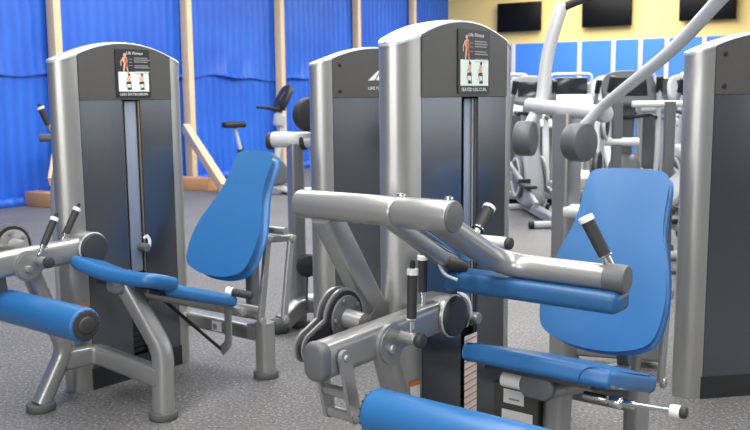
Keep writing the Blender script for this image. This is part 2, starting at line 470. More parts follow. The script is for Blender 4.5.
def hull_outline(circles, n=40):
    pts = []
    for y, z, r in circles:
        for i in range(n): pts.append((y + r * math.cos(2 * pi * i / n), z + r * math.sin(2 * pi * i / n)))
    pts = sorted(set(pts))
    def half(ps):
        h = []
        for p in ps:
            while len(h) > 1 and (h[-1][0] - h[-2][0]) * (p[1] - h[-2][1]) - (h[-1][1] - h[-2][1]) * (p[0] - h[-2][0]) <= 0: h.pop()
            h.append(p)
        return h
    lo = half(pts); up = half(pts[::-1]); return lo[:-1] + up[:-1]
def plate(bm, circles, x0, x1, mi=0):
    prism(bm, hull_outline(circles), (x0, 0, 0), (0, 1, 0), (0, 0, 1), (1, 0, 0), x1 - x0, mi)

BACK_OUT = [(-.138, .722), (-.115, .738), (0, .746), (.115, .738), (.138, .722), (.144, .66), (.147, .56), (.160, .47), (.190, .37), (.216, .26), (.224, .16), (.216, .07), (.190, .02), (.10, -.012), (0, -.020),
            (-.10, -.012), (-.190, .02), (-.216, .07), (-.224, .16), (-.216, .26), (-.190, .37), (-.160, .47), (-.147, .56), (-.144, .66)]
def backrest(parent, x, y, z, tilt, s=1.0, thick=.075, h=1.0, top=1.0):
    U = Vector((1, 0, 0)); V = Vector((0, math.sin(R(tilt)), math.cos(R(tilt)))); W = Vector((0, -math.cos(R(tilt)), math.sin(R(tilt))))
    ol = smooth_closed([(a * s * (1 + (top - 1) * max(0, min(1, (b_ - .25) / .3))), b_ * h) for a, b_ in BACK_OUT], 3)
    bm = new()
    def df(u, v, w): return u, v, w + .010 * (u / .2) ** 2
    cushion(bm, ol, thick, .028, (Vector((x, y, z)), U, V, W), crown=.006, deform=df)
    o = obj('backrest', bm, M['vinyl'], parent, smooth=60)
    bm = new(); O = Vector((x, y, z)) - W * (thick / 2 + .008)
    prism(bm, rrect(.16, .50, .02), O + V * (.36 * h), U, V, W, .012)
    obj('backrest_plate', bm, M['grey_plastic'], o)
    return o

def machine(root, P):
    """plate loaded leg machine: tower on the far side (x<0), seat facing -y. P = dict of the numbers that differ"""
    tower(root, P['title'], P['labels'], -2.5, P['tower_w'])
    # ---- frame
    sx = P['seat_x']; fx, fy = P['front_foot']; rx, ry = P['rear_foot']; lx, ly = .045, -.33
    def post(name, pts, w=.088, h=.088, r=.030, fil=.10, up=(1, 0, 0)):
        bm = new(); sweep(bm, fillet(pts, fil), rrect(w, h, r), up=up); return obj(name, bm, M['silver'], root)
    pz, py = P['piv_z'], P['piv_y']
    o = post('front_leg', [(lx, ly, .03), (lx + .01, ly + .14, .27), (lx + .01, P['cheek'][0] + .03, P['cheek'][1] - .02)], .078, .086, fil=.06)
    foot(o, lx, ly)
    o = post('seat_post', [(fx, fy, .03), (fx - .01, fy + .02, .32), (P['rail_x'] + .01, fy + P['lean'], P['rail_z'] + P['post_up'])], .085, .095, fil=.06)
    foot(o, fx, fy)
    o = post('rear_post', [(rx, ry, .03), (rx, ry, .30)], .092, .092, .03)
    foot(o, rx, ry)
    post('floor_beam', [(lx + .01, ly + .13, .215), (.085, -.03, .215), (fx, fy, .195)], .075, .095, .02, fil=.06, up=(0, 0, 1))
    o = post('cross_beam', [(-.02, ry, .235), (rx, ry, .235)], .075, .085, .02, up=(0, 0, 1))
    bm = new(); frect(bm, -.038, .038, -.028, .028, 0, 0); frect(bm, -.03, .0, -.02, .012, .0008, 1)
    for v in bm.verts: v.co = Vector((.24 + v.co.y, ry - .041 - v.co.x, .235 + v.co.z))
    obj('caution_label', bm, [M['white'], M['printgrey']], o, smooth=None)
    # seat rail: rounded box tube sloping back, with a dark end cap
    ra = Vector((P['rail_x'], P['rail_y'], P['rail_z'])); rb = Vector((P['rail_x'] + .05, ry + .02, .335))
    bm = new(); sweep(bm, [ra, rb], rrect(.130, .076, .037), up=(0, 0, 1)); rail = obj('seat_rail', bm, M['silver'], root)
    d = (ra - rb).normalized()
    bm = new(); sweep(bm, [ra - d * .004, ra + d * .030], rrect(.142, .088, .043), up=(0, 0, 1), round_end=.012); obj('rail_end_cap', bm, M['grey_plastic'], rail)
    if P['labels']:
        bm = new(); tube(bm, (.285, P['rail_y'] + .03, P['rail_z'] - .01), (P['rail_x'] - .03, P['rail_y'] + .03, P['rail_z'] - .01), .028, 20, .006); obj('rail_stub', bm, M['white'], root)
        bm = new(); bar(bm, (.22, .20, .27), (.405, .20, .27), .07, .27, .012)
        o = obj('side_gusset', bm, M['header'], root)
        def lab(y0, y1, z0, z1):
            b_ = new(); pl_ = [(y0, z0), (y1, z0), (y1, z1), (y0, z1)]
            b_.faces.new([b_.verts.new((p, .1640, q)) for p, q in pl_])
            yc = (y0 + y1) / 2
            f = b_.faces.new([b_.verts.new((p, .1632, q)) for p, q in ((yc - .02, z0 + .015), (yc + .025, z0 + .015), (yc + .025, z0 + .022), (yc - .02, z0 + .022))]); f.material_index = 1
            obj('warning_label', b_, [M['white'], M['printgrey']], o, smooth=None)
        lab(.262, .348, .330, .385); lab(.255, .385, .245, .305)
    else:
        bm = new()
        tube(bm, (.36, .12, .54), (.50, .42, .20), .009, 10); o = obj('gas_strut', bm, M['blackmatt'], root)
        bm = new(); sweep(bm, fillet([(.56, .42, .43), (.56, .42, .24), (.50, .42, .19)], .05), rrect(.05, .010, .004), up=(0, 1, 0)); obj('adjuster_bracket', bm, M['silver'], root)
    # sticker on the near column
    bm = new(); zs = P['sticker_z']; prev = None; Ys = [-.060 + .009 * i for i in range(6)]
    for z0, z1, mi in ((zs - .045, zs + .012, 0), (zs + .012, zs + .032, 1)):
        for ya, yb in zip(Ys[:-1], Ys[1:]):
            f = lambda y: -.08 + .08 * math.sqrt(1 - (y / .105) ** 2) + .003
            bm.faces.new([bm.verts.new(q) for q in ((f(ya), ya, z0), (f(yb), yb, z0), (f(yb), yb, z1), (f(ya), ya, z1))]).material_index = mi
    obj('caution_sticker', bm, [M['white'], M['orange']], root, smooth=None)
    # ---- seat
    st = R(P['seat_tilt']); U = Vector((1, 0, 0)); V = Vector((0, math.cos(st), -math.sin(st))); W = Vector((0, math.sin(st), math.cos(st)))
    O = Vector((sx, P['seat_y'], P['seat_z']))
    w2 = P['seat_w'] / 2
    bm = new()
    if P['labels']:
        L = .50
        ol = smooth_closed([(-w2, .03), (-w2 + .02, .004), (-w2 * .5, -.002), (0, -.004), (w2 * .5, -.002), (w2 - .03, .004), (w2, .035), (w2 - .002, L * .5), (w2 - .008, L - .05), (w2 - .035, L - .004), (0, L + .008), (-w2 + .035, L - .004), (-w2 + .01, L - .05), (-w2 + .004, L * .5)], 4)
        cushion(bm, ol, .068, .024, (O - W * .034, U, V, W), crown=.012)
        seat = obj('seat', bm, M['vinyl'], root, smooth=60)
        bm = new()
        pts = [(w2 - .110, -.0035, -.058), (w2 - .104, -.0045, -.030), (w2 - .080, .000, -.006), (w2 - .040, .020, -.001), (w2 - .012, .075, -.003), (w2 - .009, .20, -.004), (w2 - .012, .42, -.004)]
        sweep(bm, fillet([O + U * a + V * b_ + W * c for a, b_, c in pts], .04), circ(.0024, 8)); obj('seam_piping', bm, M['seam'], seat)
    else:
        L = .20
        ol = smooth_closed([(-w2, .035), (-w2 + .02, .004), (-w2 * .5, -.004), (0, -.006), (w2 * .5, -.004), (w2 - .05, .0), (w2 - .012, .03), (w2, .075), (w2 - .004, L - .05), (w2 - .04, L), (0, L + .01), (-w2 + .03, L), (-w2, L - .05)], 4)
        def df(u, v, w):
            q = max(0, -u / w2)
            return u, v - .05 * q * q, w + .034 * q ** 2 + .016 * max(0, u / w2) ** 4
        cushion(bm, ol, .066, .028, (O - W * .030, U, V, W), crown=.006, deform=df)
        seat = obj('seat', bm, M['vinyl'], root, smooth=60)
        bm = new()
        ol = smooth_closed([(-w2 + .05, .17), (0, .16), (w2 - .06, .17), (w2 - .035, .20), (w2 - .035, .56), (w2 - .06, .60), (0, .61), (-w2 + .06, .60), (-w2 + .04, .56), (-w2 + .04, .20)], 4)
        cushion(bm, ol, .056, .022, (O - W * .052, U, V, W), crown=.006)
        obj('rear_cushion', bm, M['vinyl'], seat, smooth=60)
    bm = new()
    c = O + V * .22 - W * .082; prism(bm, rrect(w2 * 1.5, .34 if P['labels'] else .46, .02), c + V * (0 if P['labels'] else .08), U, V, W, .018); obj('seat_pan', bm, M['plinth'], seat)
    # ---- backrest and its carrier
    backrest(root, *P['back'])
    bx, by, bz, bt, bs = P['back'][:5]
    Vb = Vector((0, math.sin(R(bt)), math.cos(R(bt)))); Wb = Vector((0, -math.cos(R(bt)), math.sin(R(bt))))
    Ob = Vector((bx, by, bz)) - Wb * .06
    tops = []
    for dx in (.10, .17):
        bm = new()
        a = Vector((rx + dx - .10, ry - .03 + (dx - .10) * 1.5, .31)); b_ = Ob + Vb * .27 + Vector((rx + dx - .10 - bx, .02 + (dx - .1) * 1.5, -.06))
        tops.append(b_); sweep(bm, [a, b_], rrect(.040, .026, .008), up=(1, 0, 0))
        for q in (a, b_): cyl(bm, q + Vector((.012, 0, 0)), (1, 0, 0), .022, .020, .004, 16)
        o = obj('tilt_link', bm, M['silver'], root)
    bm = new(); bar(bm, tops[0] + Vector((-.012, -.02, 0)), tops[1] + Vector((-.012, .02, 0)), .030, .036, .008); obj('link_bar', bm, M['silver'], root)
    bm = new(); p = Ob + Vb * .30
    tube(bm, (bx - .06, p.y + .05, p.z - .04), (rx + .09, p.y + .05, p.z - .04), .020, 18); bar(bm, (bx, p.y + .06, p.z - .05), (bx, p.y - .01, p.z + .02), .06, .05, .01)
    obj('backrest_pivot', bm, M['silver'], root)
    bm = new(); bar(bm, (bx - .02, p.y + .06, p.z - .10), (bx + .05, ry + .02, .31), .07, .05, .012, up=(1, 0, 0)); obj('backrest_mast', bm, M['grey_plastic'], root)
    # ---- lever arm: hub, beam, cheek, grips, roller yoke
    bx1 = .100; bxc = .058
    nz, ny = P['lev_z'], P['lev_y']                # nose of the beam
    a = Vector((bxc, ny, nz)); b_ = Vector((bxc, py, pz)); d = (b_ - a).normalized()
    bm = new(); sweep(bm, [a, b_], rrect(.084, P['lev_h'], .030), up=(0, 0, 1)); beam = obj('lever_beam', bm, M['silver'], root)
    bm = new(); sweep(bm, [a - d * .028, a + d * .018], rrect(.090, P['lev_h'] + .006, .034), up=(0, 0, 1), round_end=.018); obj('beam_end_cap', bm, M['grey_plastic'], beam)
    bm = new(); cyl(bm, (.055, py, pz), (1, 0, 0), .079, .120, .010, 36); hub = obj('pivot_hub', bm, M['silver'], root)
    bm = new(); lathe(bm, [(0, 0), (0, .076), (.010, .075), (.016, .070), (.019, .05), (.020, 0)], (.116, py, pz), (1, 0, 0), 36); obj('hub_cover', bm, M['rubber'], hub)
    bm = new(); cyl(bm, (.113, py, pz), (1, 0, 0), .081, .006, .002, 36); obj('hub_rim', bm, M['offwhite'], hub)
    cy, cz = P['cheek']
    bm = new(); plate(bm, [(cy, cz, .072)], .098, .112); plate(bm, [(cy, cz, .062)], .112, .117)
    cyl(bm, (.122, cy - .008, cz - .012), (1, 0, 0), .017, .02, .005, 16)
    ch = obj('range_cam', bm, M['silver'], beam)
    bm = new(); tube(bm, (.105, cy + .045, cz + .020), (.185, cy + .045, cz + .020), .021, 22, .004); obj('range_spindle', bm, M['silver'], ch)
    bm = new(); cyl(bm, (.200, cy + .045, cz + .020), (1, 0, 0), .027, .030, .010, 24); obj('spindle_knob', bm, M['rubber'], ch)
    for g in P['grips']: grip(root, *g)
    if not P['labels'] or True:
        (y1, z1), (y2, z2) = P['yoke']
        for x0 in P['yoke_x']:
            bm = new(); plate(bm, [(y1, z1, .026), (y2, z2, .024)], x0, x0 + .014)
            for q in ((y1, z1), (y2, z2)): cyl(bm, (x0 + .014, q[0], q[1]), (1, 0, 0), .012, .014, .004, 14)
            obj('yoke_plate', bm, M['silver'], beam)
        bm = new()
        for t in (.62, 1.0):
            yy, zz = y1 + (y2 - y1) * t, z1 + (z2 - z1) * t; tube(bm, (P['yoke_x'][0] + .006, yy, zz), (P['yoke_x'][1] + .006, yy, zz), .019, 18)
        obj('yoke_spacer', bm, M['silver'], beam)
        Y, Z, X0, X1 = P['roller']
        bm = new(); tube(bm, (P['yoke_x'][1] + .005, y2, z2), (X0 + .02, Y, Z), .020, 18); obj('roller_shaft', bm, M['silver'], beam)
        roller(root, X0, X1, Y, Z)
    # cam and its shaft behind the beam
    ky, kz, kr, ky2, kz2, kr2 = P['cam']
    def cam_plate(nm, x0, x1, g, mt):
        bm = new()
        plate(bm, [(ky, kz, kr + g)], x0, x1)
        plate(bm, [(ky + .01, kz - .01, kr * .62 + g), (ky2, kz2, kr2 + g)], x0 + .0005, x1 - .0005)
        return obj(nm, bm, M[mt], root)
    cam_plate('cam_plate', -.105, -.095, .006, 'silver'); cam_plate('cam_groove', -.095, -.072, -.006, 'blackmatt'); cam_plate('cam_plate', -.072, -.064, .006, 'silver')
    cam_plate('cam_face', -.064, -.058, -.004, 'blackmatt')
    bm = new(); cyl(bm, (-.055, ky, kz), (1, 0, 0), kr * .80, .012, .004, 32)
    for k in range(5): cyl(bm, (-.048, ky + kr * .66 * math.cos(k * 1.257 + .6), kz + kr * .66 * math.sin(k * 1.257 + .6)), (1, 0, 0), .009, .014, .003, 12)
    obj('cam_flange', bm, M['grey_plastic'] if P['labels'] else M['silver'], root)
    bm = new(); tube(bm, (-.06, ky, kz), (.012, ky + .01, kz - .01), .034, 26); obj('cam_shaft', bm, M['silver'], root)
    # selector knob hanging in the tower slot, with white cord
    kz_ = P['knob_z']
    bm = new(); cyl(bm, (.030, .325, kz_), (1, 0, 0), .024, .06, .006, 20); k = obj('selector_knob', bm, M['grey_plastic'] if not P['labels'] else M['silver'], root)
    bm = new(); sweep(bm, fillet(P['cord'], .05), rrect(.016, .005, .002), up=(1, 0, 0)); obj('selector_cord', bm, M['white'], k)
    # seat side handle
    if P['labels']:
        bm = new(); a = Vector((.70, .145, .430)); tube(bm, a, a + Vector((.205, 0, .012)), .0085, 14); cyl(bm, a + Vector((.01, 0, 0)), (1, 0, 0), .022, .04, .005, 18)
        h = obj('seat_release_rod', bm, M['chrome'], root)
        bm = new(); cyl(bm, a + Vector((.215, 0, .013)), (1, 0, .05), .021, .035, .004, 20); obj('rod_collar', bm, M['white'], h)
        bm = new(); cyl(bm, a + Vector((.240, 0, .0135)), (1, 0, .05), .020, .026, .007, 20); obj('rod_knob', bm, M['rubber'], h)
        for i, xx in enumerate((.60, .70)):
            bm = new(); cyl(bm, (xx, .23, .40), (1, 0, 0), .016, .09, .004, 14); obj('seat_slide_pin', bm, M['chrome'], root)
    else:
        bm = new(); a = Vector((.62, .40, .52)); lathe(bm, [(0, 0), (0, .020), (.105, .020), (.112, .014), (.112, 0)], a, (.93, .3, -.10), 18); h = obj('seat_handle', bm, M['rubber'], root)
        bm = new(); lathe(bm, [(-.03, 0), (-.03, .023), (.004, .023), (.004, 0)], a, (.93, .3, -.10), 18); obj('handle_collar', bm, M['white'], h)
        bm = new(); tube(bm, (.50, .42, .44), (.66, .42, .42), .012, 12); cyl(bm, (.66, .42, .42), (1, 0, 0), .02, .03, .004, 14); obj('seat_release_rod', bm, M['silver'], h)

PA = dict(tower_w=.552, title='LEG EXTENSION', labels=False, seat_x=.405, seat_w=.545, seat_y=-.15, seat_z=.705, seat_tilt=18, front_foot=(.61, -.05), rear_foot=(.57, .67),
          rail_x=.42, rail_y=-.12, rail_z=.625, lean=-.070, post_up=.050, piv_y=-.04, piv_z=.755, lev_y=-.60, lev_z=.735, lev_h=.118, sticker_z=.43,
          back=(.415, .505, .592, 29, .96, .070, .87, .84), cheek=(-.385, .722), grips=[((.125, -.335, .775), (.125, -.235, .955)), ((.045, -.165, .80), (.045, -.06, .975))],
          yoke=((-.47, .68), (-.45, .54)), yoke_x=(-.075, -.012), roller=(-.45, .535, .012, .632), cam=(-.36, .80, .095, -.52, .70, .06), knob_z=.70,
          cord=[(.045, .315, .75), (.05, .335, .765), (.052, .350, .735), (.05, .345, .70)])
PB = dict(tower_w=.585, title='SEATED LEG CURL', labels=True, seat_x=.448, seat_w=.575, seat_y=.035, seat_z=.580, seat_tilt=17.5, front_foot=(.465, .20), rear_foot=(.57, .72),
          rail_x=.45, rail_y=.085, rail_z=.450, lean=.03, post_up=-.01, piv_y=.045, piv_z=.668, lev_y=-.655, lev_z=.660, lev_h=.122, sticker_z=.385,
          back=(.470, .540, .520, 27, 1.0, .070, .93, 1.03), cheek=(-.345, .648), grips=[((.160, -.295, .690), (.160, -.285, .935)), ((.050, -.065, .735), (.050, -.065, .930))],
          yoke=((-.595, .665), (-.545, .455)), yoke_x=(-.004, .106), roller=(-.545, .492, .185, .80), cam=(-.38, .725, .098, -.54, .655, .050), knob_z=.590,
          cord=[(.03, .21, .72), (.045, .27, .68), (.035, .305, .60), (.005, .32, .55)])
AX = R(-37.5)
mA = thing('leg_extension_machine', 'silver leg extension machine without any overhead tube, standing nearest the blue timbered wall', 'exercise machine', (-1.452, 4.322, 0), AX, 'blue padded leg machines')
machine(mA, PA)
mB = thing('leg_curl_machine', 'nearest leg machine, silver with a blue thigh pad held by a thick overhead tube', 'exercise machine', (.172, 3.200, 0), AX, 'blue padded leg machines')
machine(mB, PB)
# thigh pad assembly of the near machine
def thigh(root):
    ty, tz = -.40, 1.113
    bm = new(); sweep(bm, [(-.12, -.145, .70), (-.12, -.405, 1.085)], rrect(.078, .098, .020), up=(0, 0, 1))
    o = obj('support_post', bm, M['silver'], root)
    bm = new(); prism(bm, [(-.08, -.03), (.09, -.03), (.07, .012), (-.02, .03)], (-.16, -.14, .705), (0, 1, 0), (0, 0, 1), (1, 0, 0), .08); obj('post_gusset', bm, M['silver'], o)
    bm = new(); sweep(bm, [(-.245, ty, tz), (.185, ty, tz)], circ(.0495, 36), round_end=.012); cross = obj('overhead_tube', bm, M['silver'], root, smooth=50)
    bm = new(); sweep(bm, [(.187, ty, tz), (.392, ty, tz)], circ(.0510, 36), round_end=.004); obj('tube_sleeve', bm, M['silver'], cross, smooth=50)
    bm = new(); cyl(bm, (.395, ty, tz), (1, 0, 0), .050, .012, .004, 36); obj('tube_end_cap', bm, M['grey_plastic'], cross)
    for x in (.19, .37):
        bm = new(); cyl(bm, (x, ty + .01, tz + .052), (0, 0, 1), .014, .02, .005, 14); obj('locking_stud', bm, M['chrome'], cross)
    # two arms falling back to the pad bar
    bm = new(); sweep(bm, fillet([(.115, ty + .02, tz - .02), (.115, -.05, .905), (.115, .03, .875)], .06), rrect(.052, .060, .018), up=(1, 0, 0)); obj('pad_arm', bm, M['silver'], root)
    bm = new(); sweep(bm, fillet([(.315, ty + .02, tz - .015), (.315, .035, .888), (.775, .035, .888)], .13, 10), circ(.043, 30)); arm = obj('pad_bar', bm, M['silver'], root, smooth=50)
    bm = new(); lathe(bm, [(-.065, 0), (-.065, .047), (.0, .047), (.006, .043), (.010, 0)], (.775, .035, .888), (1, 0, 0), 32); obj('bar_end_cap', bm, M['grey_plastic'], arm)
    bm = new(); tube(bm, (.215, ty + .03, tz - .03), (.215, -.02, .91), .018, 16); obj('pull_rod', bm, M['chrome'], root)
    bm = new(); lathe(bm, [(0, 0), (0, .024), (.05, .026), (.075, .02), (.075, 0)], (.135, -.03, .885), (.5, .6, -.25), 20); k = obj('pull_pin', bm, M['rubber'], root)
    bm = new(); cyl(bm, (.128, -.038, .890), (.5, .6, -.25), .014, .03, .004, 16); obj('pin_ferrule', bm, M['brass'], k)
    bm = new(); sweep(bm, fillet([(.105, -.04, .875), (.14, -.06, .845), (.19, -.05, .83)], .03), circ(.006, 10)); obj('pin_wire', bm, M['offwhite'], k)
    # thigh pad
    bm = new(); ol = rrect(.675, .125, .03, 5)
    cushion(bm, ol, .074, .026, ((.436, .035, .813), (1, 0, 0), (0, 1, 0), (0, 0, 1)), crown=0)
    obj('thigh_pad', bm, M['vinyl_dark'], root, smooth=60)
    # hand grips
    grip(root, (.715, .05, .925), (.625, .02, 1.105), .0215, 'hand_grip', False)
    bm = new(); tube(bm, (.16, .09, .955), (.315, .09, .955), .022, 20, .004); s = obj('grip_spur', bm, M['offwhite'], root)
    bm = new(); cyl(bm, (.317, .09, .955), (1, 0, 0), .022, .025, .005, 20); obj('spur_tip', bm, M['rubber'], s)
    grip(root, (.165, .11, .970), (.165, .23, 1.075), .0215, 'hand_grip', False)
thigh(mB)

# ------------------------------------------------------------------ other towers
tC = thing('weight_tower', 'tall smoked weight tower with bolted plain header, right of the tilted blue backrest', 'weight tower', (1.590, 4.100, 0), R(10 - 90))
tower(tC, None)

def curved_arm(bm, pts, r, taper=None):
    p = fillet(pts, .18, 8); n = len(p)
    sweep(bm, p, circ(r, 22), scales=None, round_end=.01)
# machine standing behind: its logo tower with a frame to the left
tD = thing('multi_press_machine', 'machine seen from behind, silver tower with a white logo on its dark header', 'exercise machine', (-.238, 5.06, 0), R(27 - 90))
tower(tD, None, logo=True)
def wl(root, p):   # world -> local of an unscaled z-rotated root
    c, s = math.cos(-root.rotation_euler.z), math.sin(-root.rotation_euler.z)
    x, y = p[0] - root.location.x, p[1] - root.location.y
    return Vector((c * x - s * y, s * x + c * y, p[2]))
def rearframe(root):
    L = lambda x, y, z: wl(root, (x + .025, y, z))
    bm = new(); sweep(bm, [L(-.53, 5.55, .03), L(-.53, 5.55, 1.19)], rrect(.105, .09, .02)); up = obj('upright', bm, M['silver'], root)
    bm = new(); cyl(bm, L(-.53, 5.55, .02), (0, 0, 1), .075, .04, .01); obj('rubber_foot', bm, M['foot'], up)
    bm = new(); tube(bm, L(-.68, 5.60, 1.215), L(-.36, 5.50, 1.215), .050, 28, .01); o = obj('cross_tube', bm, M['offwhite'], root)
    for x, y in ((-.69, 5.603), (-.47, 5.535)):
        bm = new(); cyl(bm, L(x, y, 1.205), L(.33, -.10, 0) - L(0, 0, 0), .055, .035, .008); obj('tube_collar', bm, M['rubber'], o)
    bm = new(); sweep(bm, fillet([L(-.40, 5.62, 1.0), L(-.42, 5.60, 1.22), L(-.36, 5.58, 1.46), L(-.25, 5.55, 1.50)], .1), circ(.035, 20)); obj('lever_arm', bm, M['offwhite'], root)
    bm = new(); cyl(bm, L(-.425, 5.45, 1.375), L(.5, -.85, 0) - L(0, 0, 0), .108, .09, .02); obj('counterweight', bm, M['rubber'], root)
    bm = new(); sweep(bm, fillet([L(-.62, 5.40, .06), L(-.50, 5.52, .16), L(-.20, 5.48, .16)], .06), rrect(.09, .11, .02)); o = obj('base_beam', bm, M['silver'], root)
    bm = new(); cyl(bm, L(-.64, 5.38, .045), L(1, .6, 0) - L(0, 0, 0), .055, .10, .02); obj('transport_foot', bm, M['foot'], o)
    bm = new(); tube(bm, L(-.50, 5.62, .86), L(-.30, 5.55, .86), .045, 20, .008); obj('stop_tube', bm, M['offwhite'], root)
    bm = new(); tube(bm, L(-.46, 5.45, .40), L(-.47, 5.45, .13), .008, 10); h = obj('pop_pin', bm, M['grey_plastic'], root)
    bm = new(); cyl(bm, L(-.455, 5.45, .42), L(.2, -1, 0) - L(0, 0, 0), .075, .07, .03); obj('pin_knob', bm, M['rubber'], h)
    bm = new(); sweep(bm, [L(-.37, 5.62, .55), L(-.37, 5.62, 1.18)], rrect(.06, .06, .015)); obj('rear_mast', bm, M['blackmatt'], root)
rearframe(tD)

# pulldown machine with two white lever arms
tP = thing('pulldown_machine', 'pulldown machine with two long white lever arms and round black counterweights', 'exercise machine', (1.0, 4.75, 0), R(-55))
def pulldown(root):
    L = lambda x, y, z: wl(root, (x, y, z)); D = lambda x, y, z: L(x, y, z) - L(0, 0, 0)
    bm = new(); sweep(bm, [L(1.04, 4.70, .03), L(1.04, 4.70, 1.38)], rrect(.125, .12, .025), up=(1, 0, 0)); up = obj('upright', bm, M['silver'], root)
    bm = new(); cyl(bm, L(1.04, 4.70, .02), (0, 0, 1), .09, .04, .01); obj('rubber_foot', bm, M['foot'], up)
    bm = new(); tube(bm, L(.885, 5.02, 1.425), L(1.165, 4.46, 1.385), .041, 28, .012); ct = obj('cross_tube', bm, M['lightgrey'], root)
    bm = new(); cyl(bm, L(1.17, 4.45, 1.384), D(.45, -.89, 0), .046, .05, .012); obj('cross_tube_cap', bm, M['lightgrey'], ct)
    bm = new(); curved_arm(bm, [L(.875, 4.95, 1.30), L(.955, 4.98, 1.44), L(.975, 4.96, 1.72), L(1.045, 4.90, 1.985)], .036); obj('lever_arm', bm, M['offwhite'], root)
    bm = new(); curved_arm(bm, [L(1.06, 4.50, 1.30), L(1.155, 4.40, 1.43), L(1.235, 3.62, 1.665), L(1.29, 3.20, 1.865)], .027); obj('lever_arm', bm, M['offwhite'], root)
    bm = new(); sweep(bm, fillet([L(1.05, 4.90, 1.96), L(1.11, 4.85, 1.985), L(1.30, 4.75, 2.05)], .05), circ(.022, 14)); obj('pull_grip', bm, M['rubber'], root)
    bm = new(); sweep(bm, fillet([L(1.285, 3.20, 1.86), L(1.24, 3.22, 1.875), L(1.10, 3.30, 1.885)], .05), circ(.020, 14)); obj('pull_grip', bm, M['rubber'], root)
    for c, ax in (((.850, 4.90, 1.240), D(.88, -.47, 0)), ((1.045, 4.45, 1.240), D(.62, -.78, 0))):
        bm = new(); cyl(bm, L(*c), ax, .098, .100, .014, 36); obj('counterweight', bm, M['grey_plastic'], root)
    bm = new(); tube(bm, L(1.02, 4.66, .86), L(1.36, 4.52, .86), .04, 22, .008); obj('seat_stay', bm, M['offwhite'], root)
    bm = new(); sweep(bm, [L(1.06, 4.75, .10), L(1.55, 4.60, .10)], rrect(.10, .12, .02)); o = obj('base_beam', bm, M['silver'], root)
    bm = new(); sweep(bm, [L(1.50, 4.70, .03), L(1.50, 4.70, .55)], rrect(.09, .09, .02)); obj('seat_post', bm, M['silver'], root)
pulldown(tP)

# machine half hidden behind the leg extension tower: two upright grips
tE = thing('row_machine', 'machine mostly hidden behind the leg extension, its two grips against the blue wall', 'exercise machine', (-2.29, 6.2, 0), R(-30))
def hidden(root):
    L = lambda x, y, z: wl(root, (x + .05, y, z))
    bm = new(); sweep(bm, fillet([L(-2.33, 6.2, .03), L(-2.33, 6.2, .85), L(-2.29, 6.2, 1.02), L(-2.29, 6.2, 1.22)], .08), rrect(.075, .075, .02)); o = obj('upright', bm, M['midgrey'], root)
    bm = new(); cyl(bm, L(-2.33, 6.2, .02), (0, 0, 1), .07, .04, .01); obj('rubber_foot', bm, M['foot'], o)
    bm = new(); tube(bm, L(-2.42, 6.18, 1.215), L(-2.20, 6.22, 1.215), .028, 18, .005); obj('grip_bracket', bm, M['grey_plastic'], root)
    grip(root, L(-2.335, 6.18, 1.27), L(-2.40, 6.15, 1.455), .022, 'pull_grip'); grip(root, L(-2.24, 6.22, 1.27), L(-2.31, 6.25, 1.46), .022, 'pull_grip')
    bm = new(); sweep(bm, [L(-2.33, 6.2, .10), L(-2.0, 6.6, .10)], rrect(.09, .10, .02)); obj('base_beam', bm, M['midgrey'], root)
hidden(tE)

